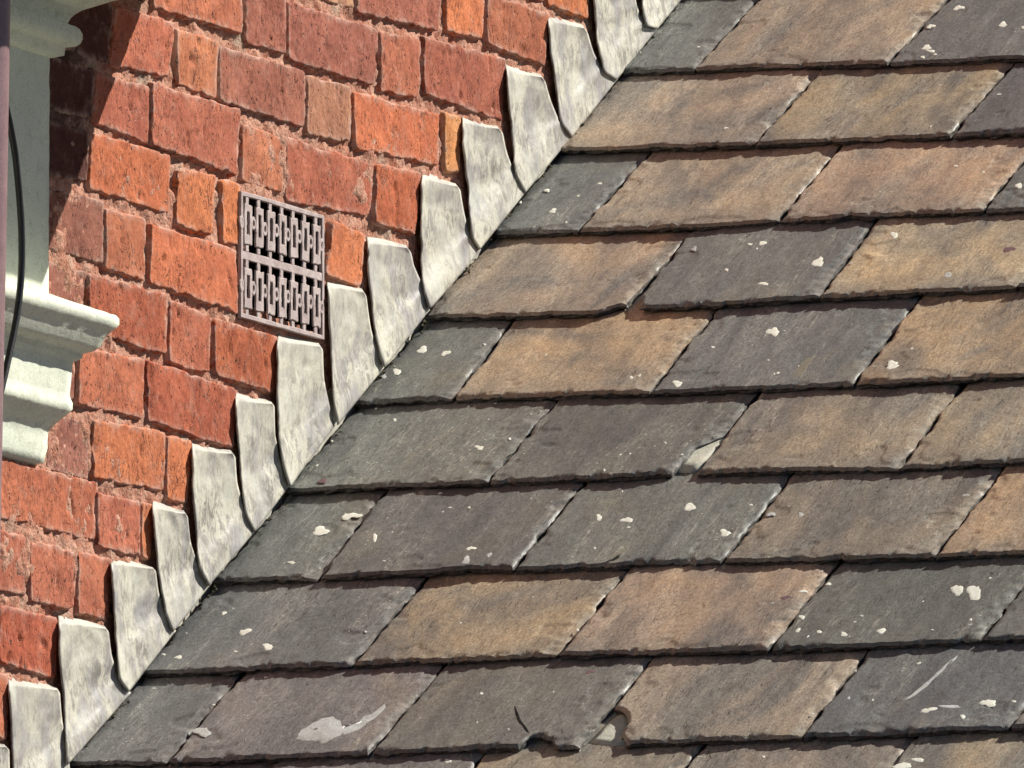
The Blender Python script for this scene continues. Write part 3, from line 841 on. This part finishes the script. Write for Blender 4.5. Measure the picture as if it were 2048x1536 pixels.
wedge('bedding_mortar', [(1345, 940), (1366, 908), (1388, 882), (1410, 866), (1446, 850), (1472, 836), (1456, 868), (1424, 902), (1400, 936), (1380, 942)], -.0074, M_BED)
wedge('bedding_mortar', [(1176, 1484), (1206, 1450), (1232, 1428), (1252, 1416), (1258, 1440), (1250, 1470), (1252, 1490), (1214, 1490)], -.0076, M_BED)
#wedge('bedding_mortar', [(1258, 626), (1264, 606), (1276, 596), (1284, 606), (1278, 628)], -.0060, M_SLATE, .004)

def moss_line():
    rnd = random.Random(12); vs, fs = [], []
    v0, v1 = float(tailf[9](.02)), float(tailf[0](.02))
    for k in range(380):
        v = rnd.uniform(v0 - .1, v1)
        if math.sin(v * 21) + math.sin(v * 47 + 1) < rnd.uniform(-.6, 1.6): continue
        e = .016 + rnd.random() ** 2 * .006; r = rnd.uniform(.0008, .0028)
        c = np.array(corner(e, v, -.0035 + rnd.uniform(-.003, .002)))
        b = len(vs)
        for p in ((1, 0, 0), (-1, 0, 0), (0, 1, 0), (0, -1, 0), (0, 0, 1), (0, 0, -1)):
            q = np.array(p) * r * rnd.uniform(.6, 1.5) + np.array([rnd.uniform(-.3, .3) * r for _ in range(3)])
            vs.append(tuple(c + q))
        for t in ((0, 2, 4), (2, 1, 4), (1, 3, 4), (3, 0, 4), (2, 0, 5), (1, 2, 5), (3, 1, 5), (0, 3, 5)): fs.append([b + i for i in t])
    o = mesh_obj('debris', vs, fs, M_MOSS, roof, smooth=False); o['kind'] = 'stuff'
moss_line()

# ------------------------------------------------------------------ lead step flashing
# every piece: top left, top right, left edge (top to foot), right edge (top to foot)
LEADS = [
 ([(-85, 1478), (-80, 1560), (-60, 1640)], [(8, 1490), (20, 1500), (23, 1560), (40, 1640)]),
 ([(17, 1352), (22, 1440), (26, 1580), (34, 1670)], [(112, 1374), (121, 1386), (127, 1440), (133, 1480), (140, 1536)]),
 ([(118, 1230), (119, 1310), (127, 1410), (133, 1482), (136, 1530)], [(209, 1251), (219, 1264), (226, 1310), (239, 1356), (262, 1386)]),
 ([(222, 1115), (226, 1200), (232, 1290), (240, 1358), (258, 1384)], [(303, 1131), (313, 1142), (320, 1185), (333, 1226), (352, 1262)]),
 ([(306, 1003), (309, 1060), (316, 1140), (333, 1226), (347, 1264)], [(367, 1020), (377, 1034), (384, 1085), (399, 1134), (424, 1166)]),
 ([(384, 883), (384, 960), (390, 1060), (401, 1136), (418, 1172)], [(461, 901), (472, 914), (477, 965), (492, 1026), (516, 1056)]),
 ([(472, 785), (474, 850), (481, 950), (493, 1028), (510, 1064)], [(540, 802), (550, 813), (553, 870), (566, 940), (579, 972)]),
 ([(557, 665), (553, 760), (556, 870), (570, 945), (580, 974)], [(637, 687), (647, 700), (651, 760), (662, 820), (670, 852)]),
 ([(655, 558), (659, 640), (664, 750), (671, 820), (676, 850)], [(724, 577), (734, 592), (745, 660), (757, 710), (768, 736)]),
 ([(735, 473), (737, 550), (746, 640), (760, 712), (770, 734)], [(812, 489), (824, 506), (830, 530), (843, 560), (852, 600), (860, 620)]),
 ([(845, 344), (841, 440), (842, 520), (850, 590), (862, 618)], [(911, 366), (922, 380), (930, 420), (941, 472), (962, 500)]),
 ([(925, 231), (927, 300), (936, 390), (944, 474), (960, 500)], [(994, 252), (1007, 266), (1015, 300), (1030, 345), (1052, 384)]),
 ([(1012, 126), (1017, 210), (1024, 280), (1033, 350), (1050, 386)], [(1081, 150), (1092, 163), (1104, 200), (1120, 242), (1146, 272)]),
 ([(1097, 27), (1100, 100), (1111, 180), (1122, 245), (1144, 274)], [(1166, 52), (1177, 66), (1190, 105), (1208, 142), (1236, 158)]),
 ([(1185, -75), (1186, 0), (1195, 85), (1209, 144), (1234, 160)], [(1256, -52), (1267, -38), (1276, 10), (1290, 54), (1318, 54)]),
 ([(1275, -175), (1276, -100), (1282, -20), (1292, 52), (1316, 57)], [(1350, -150), (1360, -136), (1370, -90), (1386, -44), (1400, -46)]),
]
ORD = ['lowest', 'second', 'third', 'fourth', 'fifth', 'sixth', 'seventh', 'eighth', 'ninth', 'tenth', 'eleventh', 'twelfth', 'thirteenth', 'fourteenth', 'fifteenth', 'topmost']
def resample(pts, n):
    p = np.array(pts, float)
    s = np.concatenate([[0], np.cumsum(np.hypot(*np.diff(p, axis=0).T))]); s /= s[-1]
    t = np.linspace(0, 1, n)
    # Catmull-like smoothing by interpolating with small averaging
    q = np.stack([np.interp(t, s, p[:, 0]), np.interp(t, s, p[:, 1])], 1)
    for _ in range(2):
        q[1:-1] = (q[:-2] + 2 * q[1:-1] + q[2:]) / 4
    return q
LEAD_LABEL = {0: 'grey lead flashing step cut off by the bottom left corner', 6: 'grey lead step flashing, second below the air brick',
              7: 'grey lead flashing step directly under the air brick', 8: 'grey lead flashing step touching the right side of the air brick'}
for k, (lft, rgt) in enumerate(LEADS):
    nu, nv = 26, 64
    L, Rr = resample(lft, nv), resample(rgt, nv)
    rnd = random.Random(k * 3 + 2)
    cv = rnd.uniform(.8, 1.25)
    uu = np.linspace(0, 1, nu); tt = np.linspace(0, 1, nv)
    Uu, Tt = np.meshgrid(uu, tt)
    # rim profile: left edge stands off the wall, middle hugs it, right rim turns up slightly, foot kicks out over the slates
    lip = .0050 * cv * np.exp(-Uu / .12) * sstep(Tt / .12) * (1 - .35 * sstep((Tt - .75) / .25))
    rim = .0058 * np.exp(-(1 - Uu) / .30) * (1 - .95 * sstep((Tt - .72) / .2))
    foot = .013 * sstep((Tt - .55) / .45)
    shoulder = .0075 * sstep(Tt / .05) + .0005
    waves = .0014 * fbm(Uu * 2.2 + k * 5, Tt * 4.2, 40 + k, 3) * sstep(Tt / .15) * (1 - .8 * Uu ** 3)
    fold = .0016 * np.exp(-((Uu - .55 - .2 * fbm(Tt * 2, Tt * 0 + k, 9, 2)) / .14) ** 2) * sstep((Tt - .2) / .3) * .8
    ee = np.maximum(shoulder + lip + rim + foot * .75 + waves + fold, .002)
    vs = np.zeros((nv, nu, 3)); 
    wob = 1.3 * fbm(tt * 9, tt * 0, 70 + k, 3)
    for j in range(nv):
        for i in range(nu):
            px = L[j] * (1 - uu[i]) + Rr[j] * uu[i]
            g = math.sin(math.pi * min(1, tt[j] * 1.15)) if tt[j] < .87 else 0
            px = px + np.array([2.0 * g * (1 - uu[i]) - 2.5 * g * uu[i], 0])
            if uu[i] < .3: px = px + np.array([wob[j], 0]) * (1 - uu[i] / .3)
            if j < 8: px = px + np.array([0, 1.5 * math.sin(uu[i] * 5 + k)]) * (1 - j / 8)
            p = on_wall(px[0], px[1], ee[j, i])
            vs[j, i] = p
    base = Vector(vs.reshape(-1, 3).min(0))
    base = Vector((vs[-1].mean(0)))
    v0 = vs.reshape(-1, 3) - np.array(base)
    # thickness 2.2 mm towards the wall
    back = v0 + np.array([0, .0014, 0])
    ring = ring_ids(nu, nv)
    nn = nu * nv
    fs = grid_faces(nu, nv, 0, True).tolist() + grid_faces(nu, nv, nn).tolist()
    for a in range(len(ring)):
        b = (a + 1) % len(ring)
        fs.append([ring[a], ring[b], ring[b] + nn, ring[a] + nn])
    o = mesh_obj('lead_flashing', np.concatenate([v0, back]), fs, M_LEAD, None, Matrix.Translation(base))
    lab = LEAD_LABEL.get(k, 'grey lead flashing step on the brick wall, %s of the flight counted from bottom left' % ORD[k])
    if k == len(LEADS) - 1: lab = 'grey lead flashing step cut off by the top edge, highest of the flight'
    tag(o, lab, 'flashing', 'lead steps along the wall')

# ------------------------------------------------------------------ painted stone pilaster with cornice and corbel
pil = empty('stone_pilaster', on_wall(40, 900))
tag(pil, 'pale green painted stone pilaster with moulded cap and corbel at left', 'pilaster')
ES = .012
WEND = on_wall(97, 560, ES).x
KX = 2417.0
def prof(pts):
    out = []
    for x, y in pts:
        e = ES + (x - 97) / KX
        out.append((e, on_wall(x, y, e).z))
    return out
def stone_part(name, pr, w_left=-1.6, rag=.0006, seed=0):
    """A moulding of profile pr [(e, z)] from top to bottom, running along the wall and returning to it at its end."""
    dense = []
    for (a, b), (c, d) in zip(pr[:-1], pr[1:]):
        n = max(1, int(math.hypot(c - a, d - b) / .006))
        dense += [(a + (c - a) * t / n, b + (d - b) * t / n) for t in range(n)]
    dense.append(pr[-1])
    ws = np.concatenate([[w_left, -.9], np.linspace(-.75, 0, 60)])     # relative to the end
    ex = []
    vs = []
    for (e, z) in dense:
        wend = WEND + (e - ES)
        row = []
        for w in ws:
            xx = wend + w if w > -.8 else WEND + w
            row.append((xx, e, z))
        for b in np.linspace(0, 1, 8)[1:]:
            row.append((wend, e * (1 - b) - .03 * b, z))
        vs.append(row)
    a = np.array(vs)
    nz = rag * (fbm(a[..., 0] * 60, a[..., 2] * 60 + a[..., 1] * 60, seed, 4) + .5 * fbm(a[..., 0] * 8, a[..., 2] * 8, seed + 3, 2))
    a[..., 1] += nz; a[..., 0] += np.where(np.arange(a.shape[1]) >= len(ws) - 1, nz, 0); a[..., 2] += nz * .6
    a[..., 1] *= -1
    nzr, nw = a.shape[:2]
    off = np.array(pil.location)
    fs = grid_faces(nw, nzr, 0, True).tolist()
    return mesh_obj(name, a.reshape(-1, 3) - off, fs, M_STONE, pil)
ZS = on_wall(270, -44, 0).z
cap = [(.285, ZS + .30), (.285, ZS), (.262, ZS), (.255, ZS + .012), (.20, ZS + .012), (.13, ZS + .006), (.105, ZS - .004)] + \
      prof([(300, -22), (262, -12), (213, 0), (187, 9), (160, 18), (147, 26), (138, 34), (133, 43), (133, 47), (146, 50), (155, 56), (160, 66), (160, 76), (155, 86), (146, 92), (126, 94), (125, 110), (104, 115), (97, 116)])
stone_part('cornice', cap, seed=1)
zt = on_wall(97, 116, ES).z; zb = on_wall(97, 596, ES).z
stone_part('shaft', [(ES, zt), (ES, zb)], rag=.0004, seed=5)
cor = prof([(97, 588), (214, 626), (224, 628), (230, 636), (230, 648), (224, 655), (214, 663), (203, 675), (194, 692), (184, 701), (163, 707), (160, 717), (143, 725)] +
           [(141, 740), (138, 786), (137, 792), (143, 806), (144, 818), (140, 823), (128, 834), (112, 848), (102, 858), (98, 866), (97, 896), (92, 926)])
cor += [(.0, cor[-1][1] - .003)]
stone_part('corbel', cor, rag=.0008, seed=9)

# ------------------------------------------------------------------ drainpipe and cable
ax = [on_wall(-50, -400, .12), on_wall(-47, 0, .12), on_wall(-54, 400, .12), on_wall(-62, 800, .12), on_wall(-70, 1200, .12), on_wall(-80, 1800, .12)]
pb = ax[-1]
vs, fs = tube([p - pb for p in ax], .034, 28)
pipe = mesh_obj('drainpipe', vs, fs, M_PIPE, None, Matrix.Translation(pb))
tag(pipe, 'purple brown drainpipe running down the left edge', 'drainpipe')
cp = [(-10, 150), (8, 195), (20, 250), (31, 310), (38, 380), (43, 450), (44, 510), (42, 560), (36, 620), (27, 670), (16, 720), (6, 765), (-6, 815), (-16, 870)]
cq = resample(cp, 50)
pts = [on_wall(x, y, .085) for x, y in cq]
cb = pts[-1]
vs, fs = tube([p - cb for p in pts], .0036, 12)
cable = mesh_obj('cable', vs, fs, M_CABLE, None, Matrix.Translation(cb))
tag(cable, 'black rubber cable bowed in front of the pilaster', 'cable')
